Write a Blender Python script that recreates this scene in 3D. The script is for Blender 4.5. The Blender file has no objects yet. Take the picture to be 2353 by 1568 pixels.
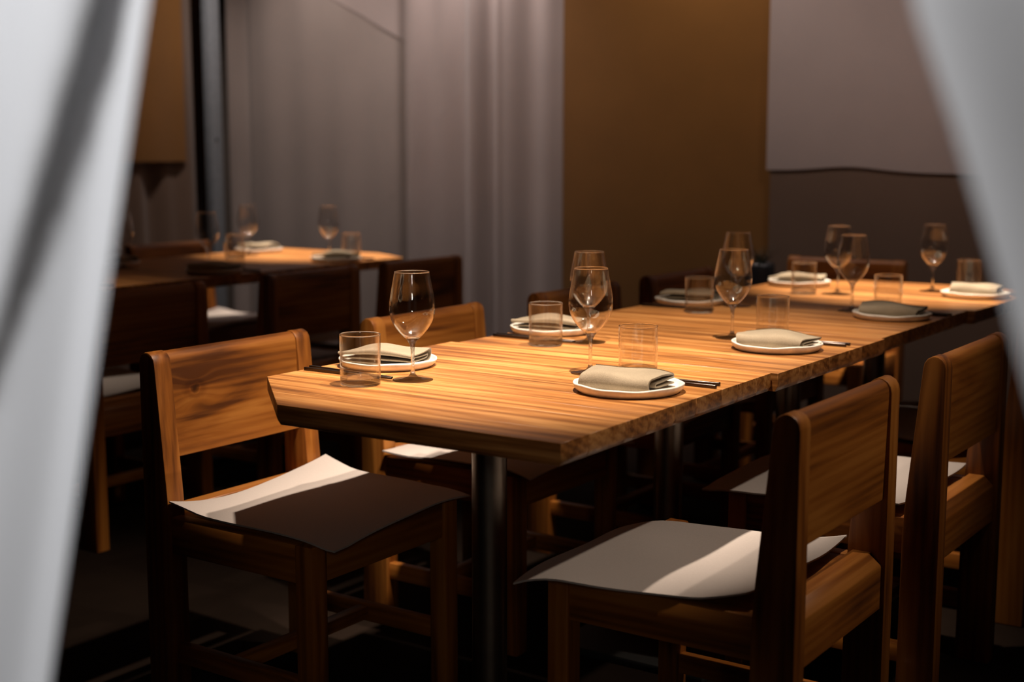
import bpy, bmesh, math, random
from mathutils import Vector, Matrix

random.seed(7)
scene = bpy.context.scene
COL = scene.collection
R = math.radians

# ------------------------------------------------------------------ camera
F_PX, W_PX, H_PX = 3150.0, 2353.0, 1568.0
PITCH = math.atan((H_PX / 2 - 345.0) / F_PX)
YAW = math.atan((3370.0 - W_PX / 2) * math.cos(PITCH) / F_PX)
CAM_Z = 1.20
FW = Vector((-math.sin(YAW), math.cos(YAW), 0))      # horizontal viewing direction
RT = Vector((math.cos(YAW), math.sin(YAW), 0))       # horizontal direction to its right
cam_data = bpy.data.cameras.new('camera')
cam = bpy.data.objects.new('camera', cam_data)
COL.objects.link(cam)
cam.location = (0, 0, CAM_Z)
cam.rotation_euler = (math.pi / 2 - PITCH, 0, YAW)
cam_data.sensor_width = 36.0
cam_data.lens = 36.0 * F_PX / W_PX
cam_data.clip_start = 0.02
cam_data.dof.use_dof = True
cam_data.dof.focus_distance = 2.72
cam_data.dof.aperture_fstop = 2.4
scene.camera = cam

# ------------------------------------------------------------------ world, lights, exposure
world = bpy.data.worlds.new('world')
scene.world = world
world.use_nodes = True
bg = world.node_tree.nodes['Background']
bg.inputs[0].default_value = (0.5, 0.55, 0.65, 1)
bg.inputs[1].default_value = 0.02

def spot(name, loc, target, power, size, blend, color=(1, .83, .66), radius=.03):
    d = bpy.data.lights.new(name, 'SPOT')
    d.energy = power; d.spot_size = R(size); d.spot_blend = blend
    d.color = color; d.shadow_soft_size = radius
    o = bpy.data.objects.new(name, d); COL.objects.link(o)
    o.location = loc
    o.rotation_euler = (Vector(target) - Vector(loc)).to_track_quat('-Z', 'Y').to_euler()
    return o

WARM = (1, .84, .67)
# ceiling downlights over the long table
spot('table_downlight', (-1.30, 2.03, 2.72), (-1.56, 2.30, .75), 500, 39, 1.0, WARM)
spot('table_downlight', (-1.05, 2.30, 2.72), (-2.10, 2.22, .72), 230, 36, 1.0, WARM)
spot('table_downlight', (-1.30, 2.72, 2.72), (-1.54, 2.95, .75), 370, 46, 1.0, WARM)
# dimmer downlight over the aisle to the right of the chairs
spot('aisle_downlight', (.15, 2.75, 2.72), (-1.35, 2.25, .65), 100, 54, 1.0, WARM)
spot('table_downlight', (-1.55, 4.05, 2.72), (-1.45, 4.42, .75), 680, 36, .8, WARM)
# over the table behind
spot('table_downlight', (-4.00, 4.20, 2.72), (-4.12, 4.55, .75), 520, 38, .9, WARM)
spot('table_downlight', (-3.80, 2.55, 2.72), (-3.85, 2.80, .75), 60, 32, 1.0, WARM)
# wall washers
spot('curtain_downlight', (-4.05, 5.22, 2.74), (-4.05, 5.55, 1.3), 75, 100, 1.0, (1, .84, .78), .05)
spot('curtain_downlight', (-5.05, 4.85, 2.74), (-5.10, 5.55, 1.1), 62, 100, 1.0, (1, .84, .76), .05)
spot('curtain_downlight', (-4.95, 4.30, 2.74), (-5.65, 4.70, 1.2), 15, 90, 1.0, (1, .84, .76), .05)
spot('curtain_downlight', (-2.70, 4.75, 2.74), (-2.70, 5.55, 1.5), 48, 105, 1.0, (1, .84, .76), .05)
spot('curtain_downlight', (-1.20, 4.75, 2.74), (-1.20, 5.55, 1.5), 44, 105, 1.0, (1, .84, .78), .05)
# cool hall light falling on the near curtains from above on the camera's side
p = RT * -.16 + FW * .28
spot('hall_light', (p.x, p.y, 2.70), tuple(RT * -.10 + FW * .82 + Vector((0, 0, 1.2))), 340, 41, 1.0, (1.0, .99, .98), .10)
# weak fill spot, added to stand in for hall light through the opening
p = FW * -2.4 + RT * .25
spot('hall_light', (p.x, p.y, 2.1), (-1.3, 1.9, .7), 42, 30, 1.0, (1, .88, .74), .25)

scene.view_settings.view_transform = 'Standard'
scene.view_settings.look = 'None'
scene.view_settings.exposure = 0.0
scene.view_settings.gamma = 1.0
scene.view_settings.use_curve_mapping = False
scene.cycles.transparent_max_bounces = 32
scene.cycles.max_bounces = 14
scene.cycles.transmission_bounces = 12
scene.cycles.sample_clamp_indirect = 4.0

# ------------------------------------------------------------------ helpers
def tag(o, label=None, cat=None, group=None, kind=None):
    if label: o['label'] = label
    if cat: o['category'] = cat
    if group: o['group'] = group
    if kind: o['kind'] = kind
    return o

def empty(name, loc=(0, 0, 0), rz=0):
    o = bpy.data.objects.new(name, None); COL.objects.link(o)
    o.location = loc; o.rotation_euler = (0, 0, rz); o.empty_display_size = .05
    return o

def mesh_obj(name, me, mat, parent=None):
    o = bpy.data.objects.new(name, me); COL.objects.link(o)
    if mat and not me.materials: me.materials.append(mat)
    if parent: o.parent = parent
    return o

def to_mesh(name, verts, faces, smooth=False, bevel=0, segs=2, angle=30):
    bm = bmesh.new()
    vs = [bm.verts.new(v) for v in verts]
    for f in faces:
        try: bm.faces.new([vs[i] for i in f])
        except ValueError: pass
    bm.normal_update()
    bmesh.ops.recalc_face_normals(bm, faces=bm.faces)
    if bevel:
        es = [e for e in bm.edges if len(e.link_faces) == 2 and e.calc_face_angle(0) > R(angle)]
        bmesh.ops.bevel(bm, geom=es, offset=bevel, segments=segs, affect='EDGES', profile=.5, clamp_overlap=True)
    me = bpy.data.meshes.new(name)
    bm.to_mesh(me); bm.free()
    if smooth:
        for q in me.polygons: q.use_smooth = True
    elif bevel:
        me.shade_smooth() if hasattr(me, 'shade_smooth') else None
        try: me.set_sharp_from_angle(angle=R(40))
        except Exception: pass
    return me

def box_geo(x0, x1, y0, y1, z0, z1):
    v = [(x, y, z) for z in (z0, z1) for y in (y0, y1) for x in (x0, x1)]
    f = [(0, 2, 3, 1), (4, 5, 7, 6), (0, 1, 5, 4), (2, 6, 7, 3), (0, 4, 6, 2), (1, 3, 7, 5)]
    return v, f

def box(name, x0, x1, y0, y1, z0, z1, mat, parent=None, bevel=.003):
    v, f = box_geo(x0, x1, y0, y1, z0, z1)
    return mesh_obj(name, to_mesh(name, v, f, bevel=bevel), mat, parent)

def prism_y(pts, y0, y1):
    """closed outline (x,z) pushed from y0 to y1"""
    n = len(pts)
    v = [(x, y0, z) for x, z in pts] + [(x, y1, z) for x, z in pts]
    f = [tuple(range(n)), tuple(range(2 * n - 1, n - 1, -1))]
    f += [(i, (i + 1) % n, n + (i + 1) % n, n + i) for i in range(n)]
    return v, f

def lathe(name, prof, n=48, smooth=True, wob=None):
    v, f, rings = [], [], []
    for r, z in prof:
        if r < 1e-6:
            rings.append([len(v)]); v.append((0, 0, z))
        else:
            ring = []
            for i in range(n):
                a = 2 * math.pi * i / n
                k = wob(a, r, z) if wob else (1, 0)
                ring.append(len(v)); v.append((r * k[0] * math.cos(a), r * k[0] * math.sin(a), z + k[1]))
            rings.append(ring)
    for a, b in zip(rings[:-1], rings[1:]):
        for i in range(n):
            j = (i + 1) % n
            if len(a) == 1 and len(b) == 1: continue
            if len(a) == 1: f.append((a[0], b[i], b[j]))
            elif len(b) == 1: f.append((a[i], b[0], a[j]))
            else: f.append((a[i], a[j], b[j], b[i]))
    return to_mesh(name, v, f, smooth=smooth)

def copy_tree(o, parent=None):
    c = o.copy(); COL.objects.link(c)
    if parent: c.parent = parent
    for ch in list(o.children): copy_tree(ch, c)
    return c

# ------------------------------------------------------------------ materials
def new_mat(name):
    m = bpy.data.materials.new(name); m.use_nodes = True
    nt = m.node_tree; nt.nodes.clear()
    out = nt.nodes.new('ShaderNodeOutputMaterial')
    return m, nt, out

def N(nt, t, **kw):
    n = nt.nodes.new(t)
    for k, v in kw.items():
        if k.startswith('i_'): n.inputs[k[2:].replace('_', ' ')].default_value = v
        else: setattr(n, k, v)
    return n

def ramp(nt, stops):
    n = nt.nodes.new('ShaderNodeValToRGB')
    e = n.color_ramp.elements
    while len(e) < len(stops): e.new(.5)
    for q, (p_, c) in zip(e, stops):
        q.position = p_; q.color = (*c, 1) if len(c) == 3 else c
    return n

def wood(name, grain, light, mid, dark, rough=.4, pos=(.34, .48, .62), coat=0.0, var=.35, fig=(17, 1.5), rings=.14, fine=.22, dist=.6, knot=None):
    """teak whose fibres run along the given local axis"""
    m, nt, out = new_mat(name); L = nt.links.new
    tc = N(nt, 'ShaderNodeTexCoord'); oi = N(nt, 'ShaderNodeObjectInfo')
    off = N(nt, 'ShaderNodeVectorMath', operation='MULTIPLY'); off.inputs[1].default_value = (7.3, 5.1, 9.7)
    L(oi.outputs['Random'], off.inputs[0])
    add = N(nt, 'ShaderNodeVectorMath', operation='ADD')
    L(tc.outputs['Object'], add.inputs[0]); L(off.outputs[0], add.inputs[1])
    src = add.outputs[0]; kd = None
    if knot:                                              # the grain bows round a knot at (y, z) of the board
        df = N(nt, 'ShaderNodeVectorMath', operation='SUBTRACT'); df.inputs[1].default_value = (0, knot[0], knot[1]); L(tc.outputs['Object'], df.inputs[0])
        fl = N(nt, 'ShaderNodeVectorMath', operation='MULTIPLY'); fl.inputs[1].default_value = (0, .62, 1); L(df.outputs[0], fl.inputs[0])
        ln = N(nt, 'ShaderNodeVectorMath', operation='LENGTH'); L(fl.outputs[0], ln.inputs[0]); kd = ln.outputs['Value']
        fo = N(nt, 'ShaderNodeMapRange', interpolation_type='SMOOTHSTEP'); fo.inputs[1].default_value = .0; fo.inputs[2].default_value = .055; fo.inputs[3].default_value = 1.0; fo.inputs[4].default_value = 0; L(kd, fo.inputs[0])
        sv = N(nt, 'ShaderNodeVectorMath', operation='SCALE'); L(fl.outputs[0], sv.inputs[0]); L(fo.outputs[0], sv.inputs['Scale'])
        ad = N(nt, 'ShaderNodeVectorMath', operation='ADD'); L(src, ad.inputs[0]); L(sv.outputs[0], ad.inputs[1]); src = ad.outputs[0]
    def stretched(across, along):
        mp = N(nt, 'ShaderNodeMapping')
        s = [across] * 3; s['xyz'.index(grain)] = along
        mp.inputs['Scale'].default_value = s
        L(src, mp.inputs[0]); return mp
    a = N(nt, 'ShaderNodeTexNoise'); a.inputs['Scale'].default_value = 1; a.inputs['Detail'].default_value = 6; a.inputs['Distortion'].default_value = dist
    L(stretched(*fig).outputs[0], a.inputs[0])
    b = N(nt, 'ShaderNodeTexNoise'); b.inputs['Scale'].default_value = 1; b.inputs['Detail'].default_value = 4
    L(stretched(190, 6).outputs[0], b.inputs[0])
    w = N(nt, 'ShaderNodeTexWave'); w.wave_type = 'RINGS'; w.rings_direction = grain.upper()
    w.inputs['Scale'].default_value = 1; w.inputs['Distortion'].default_value = 5.5; w.inputs['Detail'].default_value = 3; w.inputs['Detail Scale'].default_value = .55
    L(stretched(20, 1.3).outputs[0], w.inputs[0])
    m1 = N(nt, 'ShaderNodeMix', data_type='FLOAT'); m1.inputs[0].default_value = rings
    L(a.outputs[0], m1.inputs[2]); L(w.outputs['Fac'], m1.inputs[3])
    m2 = N(nt, 'ShaderNodeMix', data_type='FLOAT'); m2.inputs[0].default_value = fine
    L(m1.outputs[0], m2.inputs[2]); L(b.outputs[0], m2.inputs[3])
    cr = ramp(nt, [(pos[0], dark), (pos[1], mid), (pos[2], light)])
    L(m2.outputs[0], cr.inputs[0])
    hv = N(nt, 'ShaderNodeHueSaturation')
    mr = N(nt, 'ShaderNodeMapRange'); mr.inputs[3].default_value = 1 - var; mr.inputs[4].default_value = 1 + var * .75
    L(oi.outputs['Random'], mr.inputs[0]); L(mr.outputs[0], hv.inputs['Value']); L(cr.outputs[0], hv.inputs['Color'])
    bs = N(nt, 'ShaderNodeBsdfPrincipled')
    col = hv.outputs[0]
    if knot:
        nz = N(nt, 'ShaderNodeTexNoise'); nz.inputs['Scale'].default_value = 60; L(tc.outputs['Object'], nz.inputs[0])
        ma = N(nt, 'ShaderNodeMath', operation='MULTIPLY_ADD'); ma.inputs[1].default_value = .012; L(nz.outputs[0], ma.inputs[0]); L(kd, ma.inputs[2])
        kr = ramp(nt, [(.006, (.10, .08, .06)), (.011, (.35, .3, .25)), (.016, (.9, .85, .8)), (.021, (.6, .52, .45)), (.030, (1, 1, 1))]); L(ma.outputs[0], kr.inputs[0])
        mk = N(nt, 'ShaderNodeMix', data_type='RGBA', blend_type='MULTIPLY'); mk.inputs[0].default_value = 1
        L(col, mk.inputs[6]); L(kr.outputs[0], mk.inputs[7]); col = mk.outputs[2]
    L(col, bs.inputs['Base Color'])
    rr = N(nt, 'ShaderNodeMapRange'); rr.inputs[3].default_value = rough - .07; rr.inputs[4].default_value = rough + .12
    L(b.outputs[0], rr.inputs[0]); L(rr.outputs[0], bs.inputs['Roughness'])
    bs.inputs['Coat Weight'].default_value = coat; bs.inputs['Coat Roughness'].default_value = .3
    bs.inputs['Specular IOR Level'].default_value = .4
    bp = N(nt, 'ShaderNodeBump'); bp.inputs['Strength'].default_value = .12; bp.inputs['Distance'].default_value = .002
    L(m2.outputs[0], bp.inputs['Height']); L(bp.outputs[0], bs.inputs['Normal'])
    L(bs.outputs[0], out.inputs[0])
    return m

def cloth(name, color, weave=900, bump=.25, rough=.9, var=.12, trans=0.0, sheer=0.0, sheen=.15, big=3.0):
    m, nt, out = new_mat(name); L = nt.links.new
    tc = N(nt, 'ShaderNodeTexCoord')
    n1 = N(nt, 'ShaderNodeTexNoise'); n1.inputs['Scale'].default_value = big; n1.inputs['Detail'].default_value = 3
    n2 = N(nt, 'ShaderNodeTexNoise'); n2.inputs['Scale'].default_value = weave; n2.inputs['Detail'].default_value = 2
    L(tc.outputs['Object'], n1.inputs[0]); L(tc.outputs['Object'], n2.inputs[0])
    lo = tuple(c * (1 - var) for c in color); hi = tuple(min(1, c * (1 + var)) for c in color)
    mx = N(nt, 'ShaderNodeMix', data_type='FLOAT'); mx.inputs[0].default_value = .5
    L(n1.outputs[0], mx.inputs[2]); L(n2.outputs[0], mx.inputs[3])
    cr = ramp(nt, [(.35, lo), (.65, hi)]); L(mx.outputs[0], cr.inputs[0])
    bs = N(nt, 'ShaderNodeBsdfPrincipled'); L(cr.outputs[0], bs.inputs['Base Color'])
    bs.inputs['Roughness'].default_value = rough; bs.inputs['Specular IOR Level'].default_value = .15
    bs.inputs['Sheen Weight'].default_value = sheen
    bp = N(nt, 'ShaderNodeBump'); bp.inputs['Strength'].default_value = bump; bp.inputs['Distance'].default_value = .001
    L(n2.outputs[0], bp.inputs['Height']); L(bp.outputs[0], bs.inputs['Normal'])
    last = bs.outputs[0]
    if trans:
        tr = N(nt, 'ShaderNodeBsdfTranslucent'); L(cr.outputs[0], tr.inputs[0])
        ms = N(nt, 'ShaderNodeMixShader'); ms.inputs[0].default_value = trans
        L(last, ms.inputs[1]); L(tr.outputs[0], ms.inputs[2]); last = ms.outputs[0]
    if sheer:
        tp = N(nt, 'ShaderNodeBsdfTransparent')
        ms = N(nt, 'ShaderNodeMixShader'); ms.inputs[0].default_value = sheer
        L(last, ms.inputs[1]); L(tp.outputs[0], ms.inputs[2]); last = ms.outputs[0]
    L(last, out.inputs[0])
    return m

def plain(name, color, rough=.5, metal=0.0, bump=0.0, scale=40, spec=.5):
    m, nt, out = new_mat(name); L = nt.links.new
    bs = N(nt, 'ShaderNodeBsdfPrincipled')
    tc = N(nt, 'ShaderNodeTexCoord'); n1 = N(nt, 'ShaderNodeTexNoise'); n1.inputs['Scale'].default_value = scale; n1.inputs['Detail'].default_value = 4
    L(tc.outputs['Object'], n1.inputs[0])
    cr = ramp(nt, [(.3, tuple(c * .88 for c in color)), (.7, tuple(min(1, c * 1.1) for c in color))])
    L(n1.outputs[0], cr.inputs[0]); L(cr.outputs[0], bs.inputs['Base Color'])
    bs.inputs['Roughness'].default_value = rough; bs.inputs['Metallic'].default_value = metal; bs.inputs['Specular IOR Level'].default_value = spec
    if bump:
        bp = N(nt, 'ShaderNodeBump'); bp.inputs['Strength'].default_value = bump; bp.inputs['Distance'].default_value = .001
        L(n1.outputs[0], bp.inputs['Height']); L(bp.outputs[0], bs.inputs['Normal'])
    L(bs.outputs[0], out.inputs[0])
    return m

def thin_glass(name):
    """thin blown glass: light passes straight on, the rest is mirrored by Fresnel"""
    m, nt, out = new_mat(name); L = nt.links.new
    lw = N(nt, 'ShaderNodeLayerWeight'); lw.inputs['Blend'].default_value = .5
    pw = N(nt, 'ShaderNodeMath', operation='POWER'); pw.inputs[1].default_value = 5.0; L(lw.outputs['Facing'], pw.inputs[0])
    fr = N(nt, 'ShaderNodeMath', operation='MULTIPLY_ADD'); fr.inputs[1].default_value = .90; fr.inputs[2].default_value = .045; L(pw.outputs[0], fr.inputs[0])
    tp = N(nt, 'ShaderNodeBsdfTransparent'); tp.inputs[0].default_value = (.965, .96, .955, 1)
    gl = N(nt, 'ShaderNodeBsdfGlossy'); gl.inputs['Roughness'].default_value = .03; gl.inputs['Color'].default_value = (1, 1, 1, 1)
    ms = N(nt, 'ShaderNodeMixShader')
    L(fr.outputs[0], ms.inputs[0]); L(tp.outputs[0], ms.inputs[1]); L(gl.outputs[0], ms.inputs[2])
    # where one looks along the wall the light goes through its full depth and is bent
    rf = N(nt, 'ShaderNodeBsdfGlass'); rf.inputs['IOR'].default_value = 1.45; rf.inputs['Roughness'].default_value = .015
    p3 = N(nt, 'ShaderNodeMath', operation='POWER'); p3.inputs[1].default_value = 3.0; L(lw.outputs['Facing'], p3.inputs[0])
    m3 = N(nt, 'ShaderNodeMixShader'); L(p3.outputs[0], m3.inputs[0]); L(ms.outputs[0], m3.inputs[1]); L(rf.outputs[0], m3.inputs[2])
    L(m3.outputs[0], out.inputs[0])
    return m

def solid_glass(name, clear=.5):
    m, nt, out = new_mat(name); L = nt.links.new
    g = N(nt, 'ShaderNodeBsdfGlass'); g.inputs['IOR'].default_value = 1.5; g.inputs['Roughness'].default_value = .02
    g.inputs['Color'].default_value = (.98, .98, .98, 1)
    # part of the light gets through the clear piece unbent
    tp = N(nt, 'ShaderNodeBsdfTransparent'); tp.inputs[0].default_value = (.97, .97, .97, 1)
    ms = N(nt, 'ShaderNodeMixShader'); ms.inputs[0].default_value = clear
    L(g.outputs[0], ms.inputs[1]); L(tp.outputs[0], ms.inputs[2]); L(ms.outputs[0], out.inputs[0])
    return m

TL, TM, TD = (.38, .138, .024), (.26, .080, .011), (.085, .024, .005)
M = {}
M['table'] = wood('table_teak', 'x', (.58, .27, .085), (.40, .155, .038), (.15, .050, .011), rough=.36, coat=.15, var=.20, fig=(22, 1.6), rings=.10, fine=.34, dist=.5, pos=(.38, .50, .60))
for ax in 'xyz': M['teak_' + ax] = wood('chair_teak_' + ax, ax, TL, TM, TD, rough=.42, var=.14, fig=(9, .9), rings=.07, fine=.13, dist=1.6)
M['knotty'] = wood('chair_teak_knotty', 'y', TL, TM, TD, rough=.42, var=.10, fig=(9, .9), rings=.07, fine=.13, dist=1.6, knot=(-.125, .695))
M['pad'] = cloth('pad_leather', (.43, .375, .35), weave=350, bump=.15, rough=.75, var=.06, sheen=.05)
M['napkin'] = cloth('napkin_linen', (.30, .24, .168), weave=620, bump=.6, var=.22, big=12)
M['plate'] = plain('plate_glaze', (.80, .74, .66), rough=.35, bump=.08, scale=60)
M['chop'] = plain('chopstick_steel', (.07, .055, .05), rough=.28, metal=.9)
M['steel'] = plain('pedestal_steel', (.36, .32, .27), rough=.33, metal=1.0, scale=20)
M['iron'] = plain('black_iron', (.02, .02, .02), rough=.55)
M['thin'] = thin_glass('thin_glass'); M['glass'] = solid_glass('solid_glass', .46); M['rim'] = solid_glass('rim_glass', .15)
M['floor'] = plain('floor_brown', (.014, .0085, .006), spec=.05, rough=.85, bump=.1, scale=9)
M['ceiling'] = plain('ceiling_dark', (.30, .27, .25), rough=.9)
M['wall'] = plain('wall_dark', (.18, .15, .13), rough=.9)
M['taupe'] = cloth('drape_taupe', (.30, .255, .235), weave=300, bump=.3, var=.06)
M['mauve'] = cloth('drape_mauve', (.36, .305, .29), weave=300, bump=.3, var=.06)
M['ochre'] = cloth('drape_ochre', (.20, .092, .022), weave=300, bump=.3, var=.10)
M['brown'] = cloth('drape_brown', (.145, .095, .068), weave=300, bump=.3, var=.08)
M['voile'] = cloth('near_voile', (.66, .67, .70), weave=500, bump=.1, var=.02, trans=.25, sheer=.05, sheen=0)
M['post'] = plain('post_blue_grey', (.22, .25, .28), rough=.5)

# ------------------------------------------------------------------ room shell
X0, X1, Y0, Y1, ZC = -6.1, 2.6, -3.2, 5.95, 2.8
def struct(name, *b, mat):
    return tag(box(name, *b, mat, bevel=0), kind='structure')
struct('floor', X0, X1, Y0, Y1, -.1, 0, mat=M['floor'])
struct('ceiling', X0, X1, Y0, Y1, ZC, ZC + .1, mat=M['ceiling'])
struct('wall_back', X0, X1, Y1, Y1 + .1, 0, ZC, mat=M['wall'])
struct('wall_left', X0 - .1, X0, Y0, Y1, 0, ZC, mat=M['wall'])
struct('wall_right', X1, X1 + .1, Y0, Y1, 0, ZC, mat=M['wall'])
struct('wall_front', X0, X1, Y0 - .1, Y0, 0, ZC, mat=M['wall'])

# ------------------------------------------------------------------ hanging cloths round the room
def drape(name, a, b, z0, z1, mat, folds, label, cat='curtain', group='cloths hung round the walls', hem=None, sway=None, nu=120, nv=26):
    """cloth hung from a to b (x,y at floor level); folds(s)->offset along the normal, s in metres along the width"""
    a, b = Vector((*a, 0)), Vector((*b, 0)); d = b - a; ln = d.length; d.normalize()
    nrm = Vector((d.y, -d.x, 0))
    v, f = [], []
    for j in range(nv + 1):
        t = j / nv
        for i in range(nu + 1):
            s = ln * i / nu
            lo = z0 + (hem(s) if hem else 0)
            z = lo + (z1 - lo) * t
            p_ = a + d * (s + (sway(s, z) if sway else 0)) + nrm * folds(s, z)
            v.append((p_.x, p_.y, z))
    for j in range(nv):
        for i in range(nu):
            k = j * (nu + 1) + i
            f.append((k, k + 1, k + nu + 2, k + nu + 1))
    o = mesh_obj(name, to_mesh(name, v, f, smooth=True), mat)
    md = o.modifiers.new('thickness', 'SOLIDIFY'); md.thickness = .003; md.offset = 0
    md = o.modifiers.new('crisp_hem', 'EDGE_SPLIT'); md.split_angle = R(60)
    return tag(o, label, cat, group)

def g(x, c, w): return math.exp(-((x - c) / w) ** 2)

def taupe_folds(s, z): return .008 * math.sin(s * 9 + .3 * z) + .006 * math.sin(s * 23 + 1) + .05 * g(s, .03, .03) - .05 * g(s, .09, .035)
drape('hanging_drape', (-5.83, 5.64), (-4.36, 5.64), 0.02, 2.78, M['taupe'], taupe_folds,
      'taupe wall curtain behind the table in the background, right of the thin grey post')
drape('hanging_drape', (-5.45, 5.633), (-4.40, 5.633), 1.72, 2.78, M['mauve'], lambda s, z: taupe_folds(s + .38, z),  # paler layer close in front of the curtain, cut off along a slant
      'pale mauve area with slanting lower edge high above the background table',
      hem=lambda s: .51 * max(0, .956 - s), nu=90)
drape('hanging_drape', (-4.49, 5.56), (-3.47, 5.56), 0.02, 2.78, M['mauve'],
      lambda s, z: .014 * math.sin(s * 14 + .4) + .012 * math.sin(s * 31) + .028 * g(s, .43, .05) - .02 * g(s, .52, .03) + .015 * g(s, .58, .02),
      'pale mauve-grey wall curtain with soft folds left of the ochre cloth')
drape('hanging_drape', (-3.525, 5.54), (-2.43, 5.54), 0.02, 2.78, M['ochre'],
      lambda s, z: .008 * math.sin(s * 5), 'flat ochre-brown cloth panel hanging in the middle of the back wall')
drape('hanging_drape', (-2.475, 5.518), (1.2, 5.518), 1.115, 2.78, M['mauve'],
      lambda s, z: .005 * math.sin(s * 4), 'short mauve-grey upper cloth right of the ochre panel, ending in a hem',
      hem=lambda s: .02 * g(s, .37, .18) - .012 * s, nu=120)
drape('hanging_drape', (-2.46, 5.525), (1.2, 5.525), 0.02, 1.7, M['brown'],
      lambda s, z: .005 * math.sin(s * 4), 'dark brown lower wall curtain beyond the far end of the long table')
drape('hanging_drape', (-5.66, 2.4), (-5.66, 5.20), 0.02, 2.78, M['brown'],
      lambda s, z: .016 * math.sin(s * 17) + .012 * math.sin(s * 37 + z), 'brown side-wall curtain with deep folds behind the near left curtain', nu=220)
drape('hanging_drape', (-5.622, 3.9), (-5.622, 5.09), 1.14, 2.78, M['ochre'],
      lambda s, z: .006 * math.sin(s * 15), 'short ochre cloth hung over the brown side-wall curtain', nu=80)
# slim grey-blue post in the corner, with its screw
post = tag(box('corner_post', -5.655, -5.60, 5.255, 5.335, 0, 2.79, M['post'], bevel=.004), 'slim blue-grey upright post between the two curtains at the left', 'post')
sc = mesh_obj('screw', lathe('screw', [(0, .004), (.008, .003), (.009, 0), (0, 0)], 16), M['iron'], post)
sc.location = (-5.60, 5.29, 1.255); sc.rotation_euler = (0, R(90), 0)

# ------------------------------------------------------------------ near curtains either side of the view
def near_curtain(name, depth, edge, side, profile, label):
    """cloth hung across the opening: edge(z) = distance of its free edge right of the view axis; profile(u)->(inset,depth offset)"""
    v, f = [], []; nu, nv = 150, 60
    for j in range(nv + 1):
        z = .02 + 2.76 * j / nv
        for i in range(nu + 1):
            u = i / nu
            ins, dp = profile(u, z)
            p_ = RT * (edge(z) + side * ins) + FW * (depth + dp)
            v.append((p_.x, p_.y, z))
    for j in range(nv):
        for i in range(nu):
            k = j * (nu + 1) + i
            f.append((k, k + 1, k + nu + 2, k + nu + 1))
    o = mesh_obj(name, to_mesh(name, v, f, smooth=True), M['voile'])
    md = o.modifiers.new('thickness', 'SOLIDIFY'); md.thickness = .0015; md.offset = 0
    md = o.modifiers.new('crisp_hem', 'EDGE_SPLIT'); md.split_angle = R(60)
    return tag(o, label, 'curtain', 'pale curtains parted in front of the camera')

def edge_l(z): return -.222 - (1.29 - z) * .185 if z < 1.6 else -.1645 + .03 * (1 - math.exp(-(z - 1.6) * 4))
def prof_l(u, z):
    s = u * .62
    dp = .010 * math.cos(s * 52) - .012 * g(s, 0, .012)
    # the second fold stands back behind the first, leaving a dark return between them
    s0 = min(.12, max(.02, .027 + .165 * (1.29 - z)))
    st = 1 / (1 + math.exp(-(s - s0 - .004) / .0035))
    s_vis = s - .012 * st
    return s_vis, dp - .026 * st + .010 * math.sin(s * 20) * st
def edge_r(z): return .192 + .30 * max(0, 1.27 - z) ** .9 if z < 1.27 else .192 - .12 * (1 - math.exp(-(z - 1.27) * 2.2))
def prof_r(u, z):
    s = u * .55
    return s, .016 * math.cos(s * 42) + .10 * s
near_curtain('sheer_curtain', .86, edge_l, -1, prof_l, 'pale sheer curtain drawn aside at the left edge of the view')
near_curtain('sheer_curtain', .66, edge_r, 1, prof_r, 'pale sheer curtain drawn aside at the right edge of the view')

# ------------------------------------------------------------------ tables
TT, TH = .75, .038
def clip(poly, axis, val, keep_greater):
    out = []
    n = len(poly)
    for i in range(n):
        a, b = poly[i], poly[(i + 1) % n]
        da, db = a[axis] - val, b[axis] - val
        if not keep_greater: da, db = -da, -db
        if da >= 0: out.append(a)
        if da * db < 0:
            t = da / (da - db); out.append((a[0] + (b[0] - a[0]) * t, a[1] + (b[1] - a[1]) * t))
    return out

def inset(poly, d, edges):
    """moves the listed edges of a counter-clockwise outline inwards"""
    n = len(poly); lines = []
    for i in range(n):
        a, b = Vector(poly[i]), Vector(poly[(i + 1) % n]); t = (b - a).normalized(); nn = Vector((-t.y, t.x))
        k = d if i in edges else 0
        lines.append((a + nn * k, t))
    out = []
    for i in range(n):
        (p1, t1), (p2, t2) = lines[i - 1], lines[i]
        den = t1.x * t2.y - t1.y * t2.x
        s = ((p2.x - p1.x) * t2.y - (p2.y - p1.y) * t2.x) / den
        out.append(tuple(p1 + t1 * s))
    return out

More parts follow.
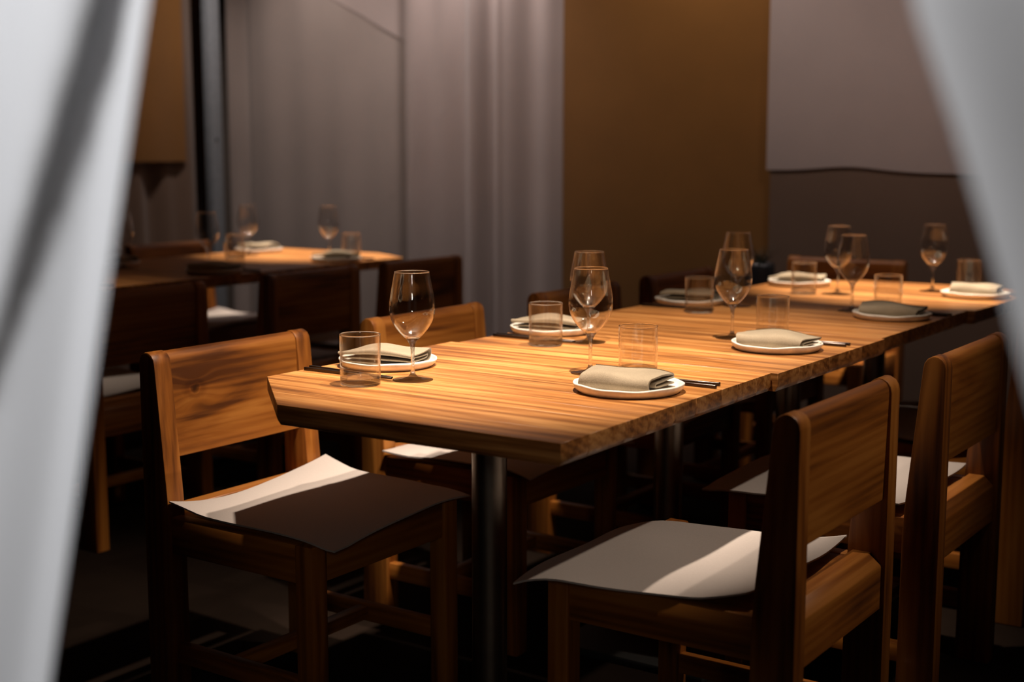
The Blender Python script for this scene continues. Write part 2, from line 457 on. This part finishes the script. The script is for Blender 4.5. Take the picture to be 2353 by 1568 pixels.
def table(poly, label, bev_edges, group, pole=None, widths=(.085, .11, .07, .095, .12, .08, .1)):
    ys = [q[1] for q in poly]; xs = [q[0] for q in poly]
    cx, cy = (min(xs) + max(xs)) / 2, (min(ys) + max(ys)) / 2
    t = tag(empty('dining_table', (cx, cy, 0)), label, 'table', group)
    low = inset(poly, .006, bev_edges)
    y = min(ys); k = int(abs(cx * 31 + cy * 17)) % 7
    cuts = [y]
    while max(ys) - cuts[-1] > .14:
        cuts.append(cuts[-1] + widths[k % len(widths)]); k += 1
    cuts.append(max(ys))
    for i, (c0, c1) in enumerate(zip(cuts[:-1], cuts[1:])):
        def strip(pl, first, last):
            if not first: pl = clip(pl, 1, c0, True)
            if not last: pl = clip(pl, 1, c1, False)
            return pl
        fi, la = i == 0, i == len(cuts) - 2
        top = strip(poly, fi, la); bot = strip(low, fi, la)
        if len(bot) != len(top): bot = top
        n = len(top)
        v = [(x - cx, yy - cy, TT) for x, yy in top] + [(x - cx, yy - cy, TT - TH * .72) for x, yy in top] + [(x - cx, yy - cy, TT - TH) for x, yy in bot]
        f = [tuple(range(n)), tuple(range(3 * n - 1, 2 * n - 1, -1))]
        for r_ in (0, n): f += [(r_ + j, r_ + n + j, r_ + n + (j + 1) % n, r_ + (j + 1) % n) for j in range(n)]
        mesh_obj('plank', to_mesh('plank', v, f, bevel=.0005, segs=1, angle=50), M['table'], t)
    px, py = pole or (cx, cy)
    pm = mesh_obj('pedestal', lathe('pedestal', [(0, .02), (.035, .02), (.035, TT - TH - .012), (0, TT - TH - .012)], 40), M['steel'], t)
    try: pm.data.set_sharp_from_angle(angle=R(40))
    except Exception: pass
    pm.location = (px - cx, py - cy, 0)
    box('foot_plate', px - cx - .20, px - cx + .20, py - cy - .20, py - cy + .20, 0, .02, M['iron'], t, bevel=.004)
    box('mounting_plate', px - cx - .17, px - cx + .17, py - cy - .17, py - cy + .17, TT - TH - .012, TT - TH, M['iron'], t, bevel=.002)
    return t

XL, XR = -1.945, -1.12
GT = 'square teak tables pushed together into one long table'
table([(-1.713, 1.745), (-1.118, 1.755), (-1.130, 2.566), (-1.945, 2.566), (-1.945, 1.955)],
      'front teak table of the long row, with a cut-off corner at its left', [0, 1, 3, 4], GT, (-1.53, 2.14))
table([(-1.925, 2.570), (-1.116, 2.570), (-1.116, 3.198), (-1.925, 3.198)], 'second teak table from the front in the long row', [1, 3], GT, (-1.53, 2.885))
table([(-1.952, 3.202), (-1.126, 3.202), (-1.126, 3.898), (-1.952, 3.898)], 'third teak table from the front, in shade, in the long row', [1, 3], GT, (-1.53, 3.60))
table([(-1.93, 3.902), (-1.105, 3.902), (-1.09, 4.625), (-1.70, 4.625), (-1.93, 4.40)], 'last teak table of the long row, brightly lit at the far end', [1, 2, 3, 4], GT, (-1.53, 4.29))
GB = 'teak tables of the background row'
table([(-4.50, 3.92), (-3.665, 3.92), (-3.665, 4.50), (-3.92, 4.645), (-4.50, 4.645)], 'brightly lit teak table at the right end of the background row', [1, 2, 3, 4], GB)
table([(-4.50, 3.24), (-3.655, 3.24), (-3.655, 3.916), (-4.50, 3.916)], 'shaded teak table in the middle of the background row', [1, 3], GB)
table([(-4.50, 2.50), (-3.650, 2.50), (-3.650, 3.236), (-4.50, 3.236)], 'teak table of the background row partly hidden by the near left curtain', [0, 1, 3], GB)

# ------------------------------------------------------------------ chairs
CW = .235                                         # half width
def make_chair():
    """faces +x; back of the rear posts at x = 0"""
    root = empty('dining_chair')
    arc = [(.024 + .024 * math.cos(R(a)), .758 + .026 * math.sin(R(a))) for a in (0, 25, 50, 75, 90, 105, 130, 155, 180)]
    outline = [(0, 0), (.080, 0), (.078, .40), (.074, .48)] + arc
    v, f = prism_y(outline, 0, .046)
    pm = to_mesh('back_post', v, f, bevel=.0035, segs=2, angle=35)
    for y in (-CW, CW - .046):
        o = mesh_obj('back_post', pm, M['teak_z'], root); o.location = (0, y, 0)
    arc2 = [(.0245 + .0195 * math.cos(R(a)), .758 + .024 * math.sin(R(a))) for a in (0, 25, 50, 75, 90, 105, 130, 155, 180)]
    v, f = prism_y([(.010, .555), (.050, .555), (.0475, .68)] + arc2, -CW + .044, CW - .044)
    mesh_obj('backrest', to_mesh('backrest', v, f, bevel=.002, segs=1, angle=35), M['teak_y'], root)
    v, f = prism_y([(.008, .345), (.066, .345), (.066, .452), (.030, .452), (.008, .430)], -CW + .044, CW - .044)
    mesh_obj('rear_rail', to_mesh('rear_rail', v, f, bevel=.002, segs=1, angle=25), M['teak_y'], root)
    v, f = box_geo(-.022, .022, -.023, .023, 0, .44)
    lm = to_mesh('front_leg', v, f, bevel=.004)
    for y in (-CW + .023, CW - .023):
        o = mesh_obj('front_leg', lm, M['teak_z'], root); o.location = (.455, y, 0)
    v, f = box_geo(.070, .435, -.016, .016, .360, .438); sm = to_mesh('side_rail', v, f, bevel=.003)
    v, f = box_geo(.075, .435, -.012, .012, .120, .162); st = to_mesh('stretcher', v, f, bevel=.003)
    for y in (-CW + .022, CW - .022):
        o = mesh_obj('side_rail', sm, M['teak_x'], root); o.location = (0, y, 0)
        o = mesh_obj('stretcher', st, M['teak_x'], root); o.location = (0, y, 0)
    box('front_rail', .440, .470, -CW + .044, CW - .044, .360, .438, M['teak_y'], root)
    box('stretcher', .215, .245, -CW + .034, CW - .034, .128, .158, M['teak_y'], root)
    box('seat_board', .066, .440, -CW + .038, CW - .038, .424, .436, M['teak_x'], root, bevel=.001)
    return root

proto = make_chair()
used = [False]
def chair(x, y, rz, label, group):
    o = copy_tree(proto) if used[0] else proto
    used[0] = True
    o.location = (x, y, 0); o.rotation_euler = (0, 0, rz)
    if 'knotty' in label:                                 # this chair's back board is a knotty piece
        for ch in o.children:
            if ch.name.startswith('backrest'):
                ch.data = ch.data.copy(); ch.data.materials[0] = M['knotty']
    return tag(o, label, 'chair', group)

def pad(x, y, rz, label, group, corners=None, seed=0, amp=1.0, lifts=(0, 0, 0, 0)):
    """leather seat pad; corners in chair space: back-right(-y), front-right, front-left, back-left"""
    rnd = random.Random(seed)
    if not corners: corners = [(.082, -.245), (.525, -.245), (.525, .24), (.082, .24)]
    c = [Vector(q) for q in corners]
    n = 22; th = .0035
    ph = [rnd.uniform(0, 6.28) for _ in range(6)]
    def pt(u, w):
        p_ = c[0] * (1 - u) * (1 - w) + c[1] * u * (1 - w) + c[2] * u * w + c[3] * (1 - u) * w
        e = abs(2 * w - 1) ** 3; e2 = abs(2 * u - 1) ** 3
        z = .4585 + amp * (.0055 * math.sin(u * 5.2 + ph[0]) * e + .004 * math.sin(w * 6 + ph[1]) * e2 + .0025 * math.sin(u * 9 + w * 7 + ph[2]))
        z += amp * (.010 * e * max(0, 1 - u * 5) - .014 * e * max(0, (u - .78) / .22) ** 2)
        z += lifts[0] * max(0, 1 - 2.6 * u) ** 2 * max(0, 1 - 2.6 * w) ** 2 + lifts[1] * max(0, 2.6 * u - 1.6) ** 2 * max(0, 1 - 2.6 * w) ** 2 \
             + lifts[2] * max(0, 2.6 * u - 1.6) ** 2 * max(0, 2.6 * w - 1.6) ** 2 + lifts[3] * max(0, 1 - 2.6 * u) ** 2 * max(0, 2.6 * w - 1.6) ** 2
        return (p_.x + amp * .004 * math.sin(w * 8 + ph[3]) * e2, p_.y + amp * .003 * math.sin(u * 7 + ph[4]) * e, max(z, .4455))
    v = []
    for lay in (0, 1):
        for j in range(n + 1):
            for i in range(n + 1):
                q = pt(i / n, j / n); v.append((q[0], q[1], q[2] - lay * th))
    f = []; s = (n + 1) ** 2
    for j in range(n):
        for i in range(n):
            k = j * (n + 1) + i
            f.append((k, k + 1, k + n + 2, k + n + 1)); f.append((s + k, s + k + n + 1, s + k + n + 2, s + k + 1))
    ring = [i for i in range(n)] + [j * (n + 1) + n for j in range(n)] + [n * (n + 1) + n - i for i in range(n)] + [(n - j) * (n + 1) for j in range(n)]
    for a, b in zip(ring, ring[1:] + ring[:1]): f.append((a, s + a, s + b, b))
    me = to_mesh('seat_pad', v, f, smooth=True)
    try: me.set_sharp_from_angle(angle=R(60))
    except Exception: pass
    o = mesh_obj('seat_pad', me, M['pad'])
    o.location = (x, y, 0); o.rotation_euler = (0, 0, rz)
    return tag(o, label, 'seat pad', group)

GL, GR, GK = 'chairs along the left side of the long table', 'chairs along the right side of the long table', 'chairs at the background table'
GP = 'pale leather pads lying on the chair seats'
BL, BR = -2.247, -.832
def left_chair(y0, dx, label, plabel, **kw):
    y = y0 + CW; chair(BL + dx, y, 0, label, GL)
    if plabel: pad(BL + dx, y, 0, plabel, GP, **kw)
def right_chair(y0, dx, label, plabel, **kw):
    y = y0 + CW; chair(BR + dx, y, math.pi, label, GR)
    if plabel: pad(BR + dx, y, math.pi, plabel, GP, **kw)

left_chair(2.585, 0, 'second teak chair from the front on the left of the long table', 'pale leather pad on the second chair on the left, mostly under the table', seed=5)
left_chair(1.885, 0, 'teak chair with a knotty back at the front left, beside the cut-off table corner', 'pale leather pad half in shadow on the front left chair',
           corners=[(.080, -.232), (.540, -.232), (.500, .258), (.010 + .07, .250)], seed=3, lifts=(.0, -.004, 0, .012))
left_chair(3.335, 0, 'third teak chair from the front on the left, behind the wine glasses', 'pale leather pad of the third chair on the left, under the table', seed=8)
left_chair(4.005, 0, 'fourth teak chair on the left, near the dark ochre wall cloth', 'pale leather pad of the fourth chair on the left, under the table', seed=9)
right_chair(2.010, 0, 'teak chair at the front right, its back turned to the camera', 'pale leather pad with ruffled edge on the front right chair',
            corners=[(.093, .235), (.480, .320), (.495, -.140), (.098, -.215)][::-1] and [(.090, -.235), (.500, -.128), (.482, .330), (.094, .215)], seed=12, amp=1.15, lifts=(.0, .0, .0, .006))
right_chair(2.755, 0, 'dark-looking second teak chair on the right, its back turned to the camera', 'pale leather pad on the second chair on the right',
            corners=[(.085, -.235), (.52, -.20), (.52, .27), (.085, .225)], seed=14)
right_chair(3.480, 0, 'third teak chair on the right, mostly behind the near right curtain', 'pale leather pad on the third chair on the right', seed=17)
# background row, near side (backs to us) and far side
KB = -3.285
for y0, lab, pl in ((2.575, 'teak chair at the background table half hidden by the near left curtain', 'pale leather pad on the background chair beside the near left curtain'),
                    (3.320, 'dark teak chair in the middle of the near side of the background table', 'pale leather pad on the middle near-side background chair'),
                    (3.945, 'dark teak chair at the right end of the background table', 'pale leather pad on the right-end background chair')):
    chair(KB, y0 + CW, math.pi, lab, GK); pad(KB, y0 + CW, math.pi, pl, GP, seed=int(y0 * 10))
for y0, lab, pl in ((4.02, 'teak chair on the far side of the background table, only its back rail showing', 'pale leather pad on the far-side background chair'),):
    chair(-4.86, y0 + CW, 0, lab, GK); pad(-4.86, y0 + CW, 0, pl, GP, seed=int(y0 * 10))
# head of the long table
chair(-1.95, 5.14, -math.pi / 2, 'teak chair in the dark beyond the far end of the long table', 'chair at the far end')

# ------------------------------------------------------------------ tableware prototypes
def ring_mesh(name, r, t, z):
    return lathe(name, [(r + t * math.cos(R(a)), z + t * math.sin(R(a))) for a in range(0, 361, 45)], 64)

def make_wine():
    root = empty('wine_glass')
    # stem and foot: one solid drawn piece
    foot = [(0, 0), (.0395, 0), (.0405, .0010), (.0395, .0018), (.022, .0038), (.010, .0068), (.0055, .0120)]
    fm = mesh_obj('foot', lathe('foot', foot + [(0, .0125)], 56), M['glass'], root)
    stem = [(0, .0118), (.0054, .0118), (.0042, .020), (.0036, .040), (.0038, .060), (.0052, .070), (.0095, .0785), (.0148, .0845), (0, .0850)]
    mesh_obj('stem', lathe('stem', stem, 40), M['glass'], root)
    outer = [(.0150, .0846), (.0220, .0915), (.0315, .1030), (.0390, .1155), (.0435, .1290), (.0450, .1420), (.0444, .1560), (.0420, .1720), (.0385, .1900), (.0345, .2120)]
    inner = [(r - .0011, z) for r, z in outer][::-1]
    inner[-1] = (.0135, .0866)
    prof = outer + [(.0343, .2138), (.0334, .2138)] + inner + [(0, .0858)]
    def smooth_prof(pr, k=3):
        o = []
        n = len(pr)
        for i in range(n - 1):
            p0, p1, p2, p3 = pr[max(i - 1, 0)], pr[i], pr[i + 1], pr[min(i + 2, n - 1)]
            for s in range(k):
                t = s / k
                o.append(tuple(.5 * (2 * b + (c - a) * t + (2 * a - 5 * b + 4 * c - d) * t * t + (3 * b - a - 3 * c + d) * t ** 3) for a, b, c, d in zip(p0, p1, p2, p3)))
        return o + [pr[-1]]
    prof = smooth_prof(outer) + [(.0343, .2138), (.0334, .2138)] + smooth_prof(inner) + [(0, .0858)]
    mesh_obj('bowl', lathe('bowl', prof, 64), M['thin'], root)
    mesh_obj('rim', ring_mesh('rim', .03385, .0009, .2140), M['rim'], root)
    return root

def make_tumbler():
    root = empty('drinking_tumbler')
    base = [(0, 0), (.0365, 0), (.0388, .0022), (.0392, .0150), (.0374, .0155), (.030, .0148), (0, .0142)]
    mesh_obj('base', lathe('base', base, 56), M['glass'], root)
    wall = [(.0392, .0152), (.0395, .0960), (.0390, .0978), (.0382, .0978), (.0377, .0960), (.0374, .0157), (.0392, .0152)]
    me = lathe('tumbler_side', wall, 64)
    try: me.set_sharp_from_angle(angle=R(50))
    except Exception: pass
    mesh_obj('tumbler_side', me, M['thin'], root)
    mesh_obj('rim', ring_mesh('rim', .0386, .0013, .0980), M['rim'], root)
    return root

def make_plate(seed):
    rnd = random.Random(seed); ph = [rnd.uniform(0, 6.28) for _ in range(4)]
    def wob(a, r, z):
        k = r / .1
        return 1 + k * (.010 * math.sin(2 * a + ph[0]) + .006 * math.sin(3 * a + ph[1]) + .003 * math.sin(7 * a + ph[2])), (.0012 * math.sin(3 * a + ph[3]) + .0006 * math.sin(8 * a + ph[1])) * (1 if z > .009 else 0)
    prof = [(0, .0045), (.05, .0046), (.086, .0048), (.0935, .0058), (.0980, .0105), (.1000, .0155), (.1020, .0178), (.1040, .0170), (.1045, .0150), (.1010, .0070), (.094, .0012), (.088, 0), (0, 0)]
    return lathe('dinner_plate', prof, 72, wob=wob)

def make_napkin(seed, hgt=1.0):
    rnd = random.Random(seed)
    ln, nx = .156, 26
    def arc(cx_, cz_, r, a0, a1, n=6): return [(cx_ + r * math.cos(R(a0 + (a1 - a0) * i / n)), cz_ + r * math.sin(R(a0 + (a1 - a0) * i / n))) for i in range(n + 1)]
    c = [(.044, .0020)] + [(.044 - .09 * i / 8, .0020) for i in range(1, 9)]
    c += arc(-.046, .0150, .0130, 270, 90, 9)[1:]                          # rounded front fold
    c += [(-.046 + .090 * i / 9, .0280 + .0012 * math.sin(i * .5)) for i in range(1, 10)]
    c += arc(.044, .0248, .0036, 85, -90, 5)                                 # top layer turns under at the back
    c += [(.044 - .076 * i / 7, .0212 - .0004 * i) for i in range(1, 8)]
    c += arc(-.032, .0148, .0036, 90, 270, 5)
    c += [(-.032 + .074 * i / 7, .0108) for i in range(1, 8)]
    th = .0016
    off_a, off_b = [], []
    for i in range(len(c)):
        a, b = c[max(i - 1, 0)], c[min(i + 1, len(c) - 1)]
        t = Vector((b[0] - a[0], b[1] - a[1])).normalized(); nn = Vector((-t.y, t.x)) * th
        off_a.append((c[i][0] + nn.x, c[i][1] + nn.y)); off_b.append((c[i][0] - nn.x, c[i][1] - nn.y))
    ringp = off_a + off_b[::-1]; m_ = len(ringp)
    ph = [rnd.uniform(0, 6.28) for _ in range(5)]
    v, f = [], []
    for i in range(nx + 1):
        t = i / nx; x = (t - .5) * ln
        for j, (y, z) in enumerate(ringp):
            zz = max(z, .0004)
            lift = zz / .03
            k = hgt * (.80 + .22 * math.sin(t * 2.6 + .5)) + lift * .10 * math.sin(t * 6.5 + ph[0] + y * 25)
            sk = .006 * math.sin(t * 3 + ph[1]) + .004 * math.sin(y * 40 + ph[2])
            v.append((x + sk * lift + .012 * (y / .05) * (t - .5), y * (1 + .05 * math.sin(t * 3.1 + ph[3])) + .003 * math.sin(t * 7 + ph[4]), zz * k))
    for i in range(nx):
        for j in range(m_):
            k0, k1 = i * m_ + j, i * m_ + (j + 1) % m_
            f.append((k0, k1, k1 + m_, k0 + m_))
    h = m_ // 2
    for i in (0, nx):                                                         # close the two ends layer by layer
        for j in range(h - 1): f.append((i * m_ + j, i * m_ + j + 1, i * m_ + m_ - 2 - j, i * m_ + m_ - 1 - j))
    me = to_mesh('linen_napkin', v, f, smooth=True)
    try: me.set_sharp_from_angle(angle=R(60))
    except Exception: pass
    return me

def make_chop():
    ln = .228; v = []
    for x, s in ((0, .0018), (ln * .5, .0028), (ln - .001, .0034), (ln, .0030)):
        for a in (45, 135, 225, 315): v.append((x, s * 1.414 * math.cos(R(a)), .0036 + s * 1.0 * (1 if a < 180 else -1)))
    f = [(0, 1, 2, 3), (15, 14, 13, 12)]
    for r_ in range(3):
        for j in range(4): f.append((r_ * 4 + j, r_ * 4 + (j + 1) % 4, r_ * 4 + 4 + (j + 1) % 4, r_ * 4 + 4 + j))
    return to_mesh('chopstick', v, f, bevel=.0004, segs=1)

wine0, tumb0 = make_wine(), make_tumbler()
plates = [make_plate(s) for s in (1, 2, 3)]
naps = [make_napkin(s, h) for s, h in ((4, 1.12), (5, 1.02), (6, 1.08))]
chop_me = make_chop()
first = {'w': True, 't': True}
cnt = [0]
def wine(x, y, label):
    o = wine0 if first['w'] else copy_tree(wine0); first['w'] = False
    o.location = (x, y, TT); o.rotation_euler = (0, 0, cnt[0]); cnt[0] += 1
    tag(o, label, 'wine glass', 'wine glasses set on the tables')
def tumbler(x, y, label):
    o = tumb0 if first['t'] else copy_tree(tumb0); first['t'] = False
    o.location = (x, y, TT); tag(o, label, 'tumbler', 'straight-sided tumblers set on the tables')
def plate(x, y, rz, label, k=0):
    o = mesh_obj('dinner_plate', plates[k % 3], M['plate']); o.location = (x, y, TT); o.rotation_euler = (0, 0, rz)
    tag(o, label, 'plate', 'white plates set on the tables')
def napkin(x, y, rz, label, k=0):
    o = mesh_obj('linen_napkin', naps[k % 3], M['napkin']); o.location = (x, y, TT + .0072); o.rotation_euler = (0, 0, rz)
    tag(o, label, 'napkin', 'folded napkins on the plates')
def chops(ends, label):
    """two sticks; each given by its handle end and the direction of its tip"""
    for (x, y), deg in ends:
        o = mesh_obj('chopstick', chop_me, M['chop'])
        d = Vector((math.cos(R(deg)), math.sin(R(deg))))
        o.location = (x + d.x * .228, y + d.y * .228, TT + .0002); o.rotation_euler = (0, 0, R(deg) + math.pi)
        tag(o, label, 'chopstick', label)

# (plate, napkin turn, tumbler, wine glass, chopsticks, where)
def setting(where, pl, nap, tb, wg, ch, k):
    plate(*pl, k * 1.3, 'white plate with a folded napkin ' + where, k)
    napkin(pl[0] + nap[0], pl[1] + nap[1], R(nap[2]), 'beige linen napkin folded on the plate ' + where, k)
    if tb: tumbler(*tb, 'straight-sided clear glass tumbler ' + where)
    if wg: wine(*wg, 'empty wine glass ' + where)
    if ch: chops(ch, 'dark steel chopstick of the pair ' + where)

LT = 'at the long table, '
setting(LT + 'front left place', (-1.838, 2.205), (-.004, .0, 188), (-1.728, 1.989), (-1.678, 2.088), [((-1.943, 2.078), -2), ((-1.937, 2.056), 1)], 1)
setting(LT + 'front right place', (-1.266, 2.222), (-.002, -.008, 6), (-1.348, 2.404), (-1.434, 2.360), [((-1.146, 2.366), 184), ((-1.139, 2.336), 180)], 0)
setting(LT + 'second place on the left', (-1.842, 2.845), (-.004, .0, 188), (-1.729, 2.645), (-1.673, 2.745), [((-1.922, 2.722), -1), ((-1.918, 2.702), 0)], 2)
setting(LT + 'second place on the right', (-1.262, 2.895), (0, -.004, 5), (-1.360, 3.090), (-1.426, 3.004), [((-1.141, 3.036), 184), ((-1.142, 3.012), 180)], 1)
setting(LT + 'third place on the left', (-1.858, 3.625), (0, 0, 188), (-1.732, 3.432), (-1.712, 3.635), [((-1.948, 3.505), -1), ((-1.944, 3.485), 0)], 0)
setting(LT + 'third place on the right', (-1.244, 3.612), (0, -.004, 6), (-1.322, 3.800), (-1.392, 3.705), [((-1.125, 3.752), 184), ((-1.130, 3.728), 180)], 2)
setting(LT + 'far left place', (-1.815, 4.335), (0, 0, 188), (-1.690, 4.075), (-1.600, 4.128), None, 1)
setting(LT + 'far right place', (-1.215, 4.290), (0, 0, 6), (-1.290, 4.468), (-1.381, 4.385), [((-1.098, 4.424), 184), ((-1.100, 4.404), 180)], 0)
BT = 'at the background table, '
setting(BT + 'near right end', (-3.775, 4.205), (0, 0, 188), (-3.868, 4.405), (-3.935, 4.340), [((-3.69, 4.342), 182), ((-3.69, 4.322), 180)], 2)
setting(BT + 'middle of near side', (-3.775, 3.535), (0, 0, 6), (-3.862, 3.725), (-3.935, 3.655), [((-3.675, 3.672), 182), ((-3.675, 3.650), 180)], 1)
setting(BT + 'middle of far side', (-4.395, 4.385), (0, 0, 188), (-4.230, 4.085), (-4.305, 4.235), None, 0)
setting(BT + 'far side beside near curtain', (-4.37, 3.56), (0, 0, 188), (-4.25, 3.33), (-4.215, 3.48), None, 2)
setting(BT + 'near side beside near curtain', (-3.775, 2.86), (0, 0, 6), (-3.86, 3.045), (-3.93, 2.98), [((-3.675, 2.992), 182), ((-3.675, 2.972), 180)], 0)

# ------------------------------------------------------------------ dark planter beyond the end of the table
pl = tag(empty('planter', (-2.36, 5.22, 0)), 'tall black planter with a small spiky plant beyond the long table', 'planter')
pot = mesh_obj('pot', lathe('pot', [(0, 0), (.055, 0), (.060, .02), (.062, .72), (.060, .74), (.054, .74), (.052, .70), (0, .70)], 40), plain('planter_black', (.03, .032, .036), rough=.25), pl)
mesh_obj('soil', lathe('soil', [(0, .712), (.053, .71), (.053, .69), (0, .69)], 24), M['floor'], pl)
leaf = plain('leaf_dark', (.03, .035, .02), rough=.5)
rnd = random.Random(2)
for k in range(16):
    a = k * 2.4; l_ = rnd.uniform(.08, .15); out_ = rnd.uniform(.25, .8)
    v = []
    for i in range(5):
        t = i / 4; r_ = .012 + l_ * out_ * t ** 1.4; z = .705 + l_ * (t - .25 * t * t * out_); w_ = .006 * (1 - t) + .0006
        for s in (-1, 1): v.append((r_ * math.cos(a) - s * w_ * math.sin(a), r_ * math.sin(a) + s * w_ * math.cos(a), z))
        v.append((r_ * math.cos(a) * .97, r_ * math.sin(a) * .97, z - .002))
    f = []
    for i in range(4):
        b = i * 3
        f += [(b, b + 1, b + 4, b + 3), (b + 1, b + 2, b + 5, b + 4), (b + 2, b, b + 3, b + 5)]
    f += [(0, 2, 1), (12, 13, 14)]
    mesh_obj('leaf', to_mesh('leaf', v, f, smooth=True), leaf, pl)
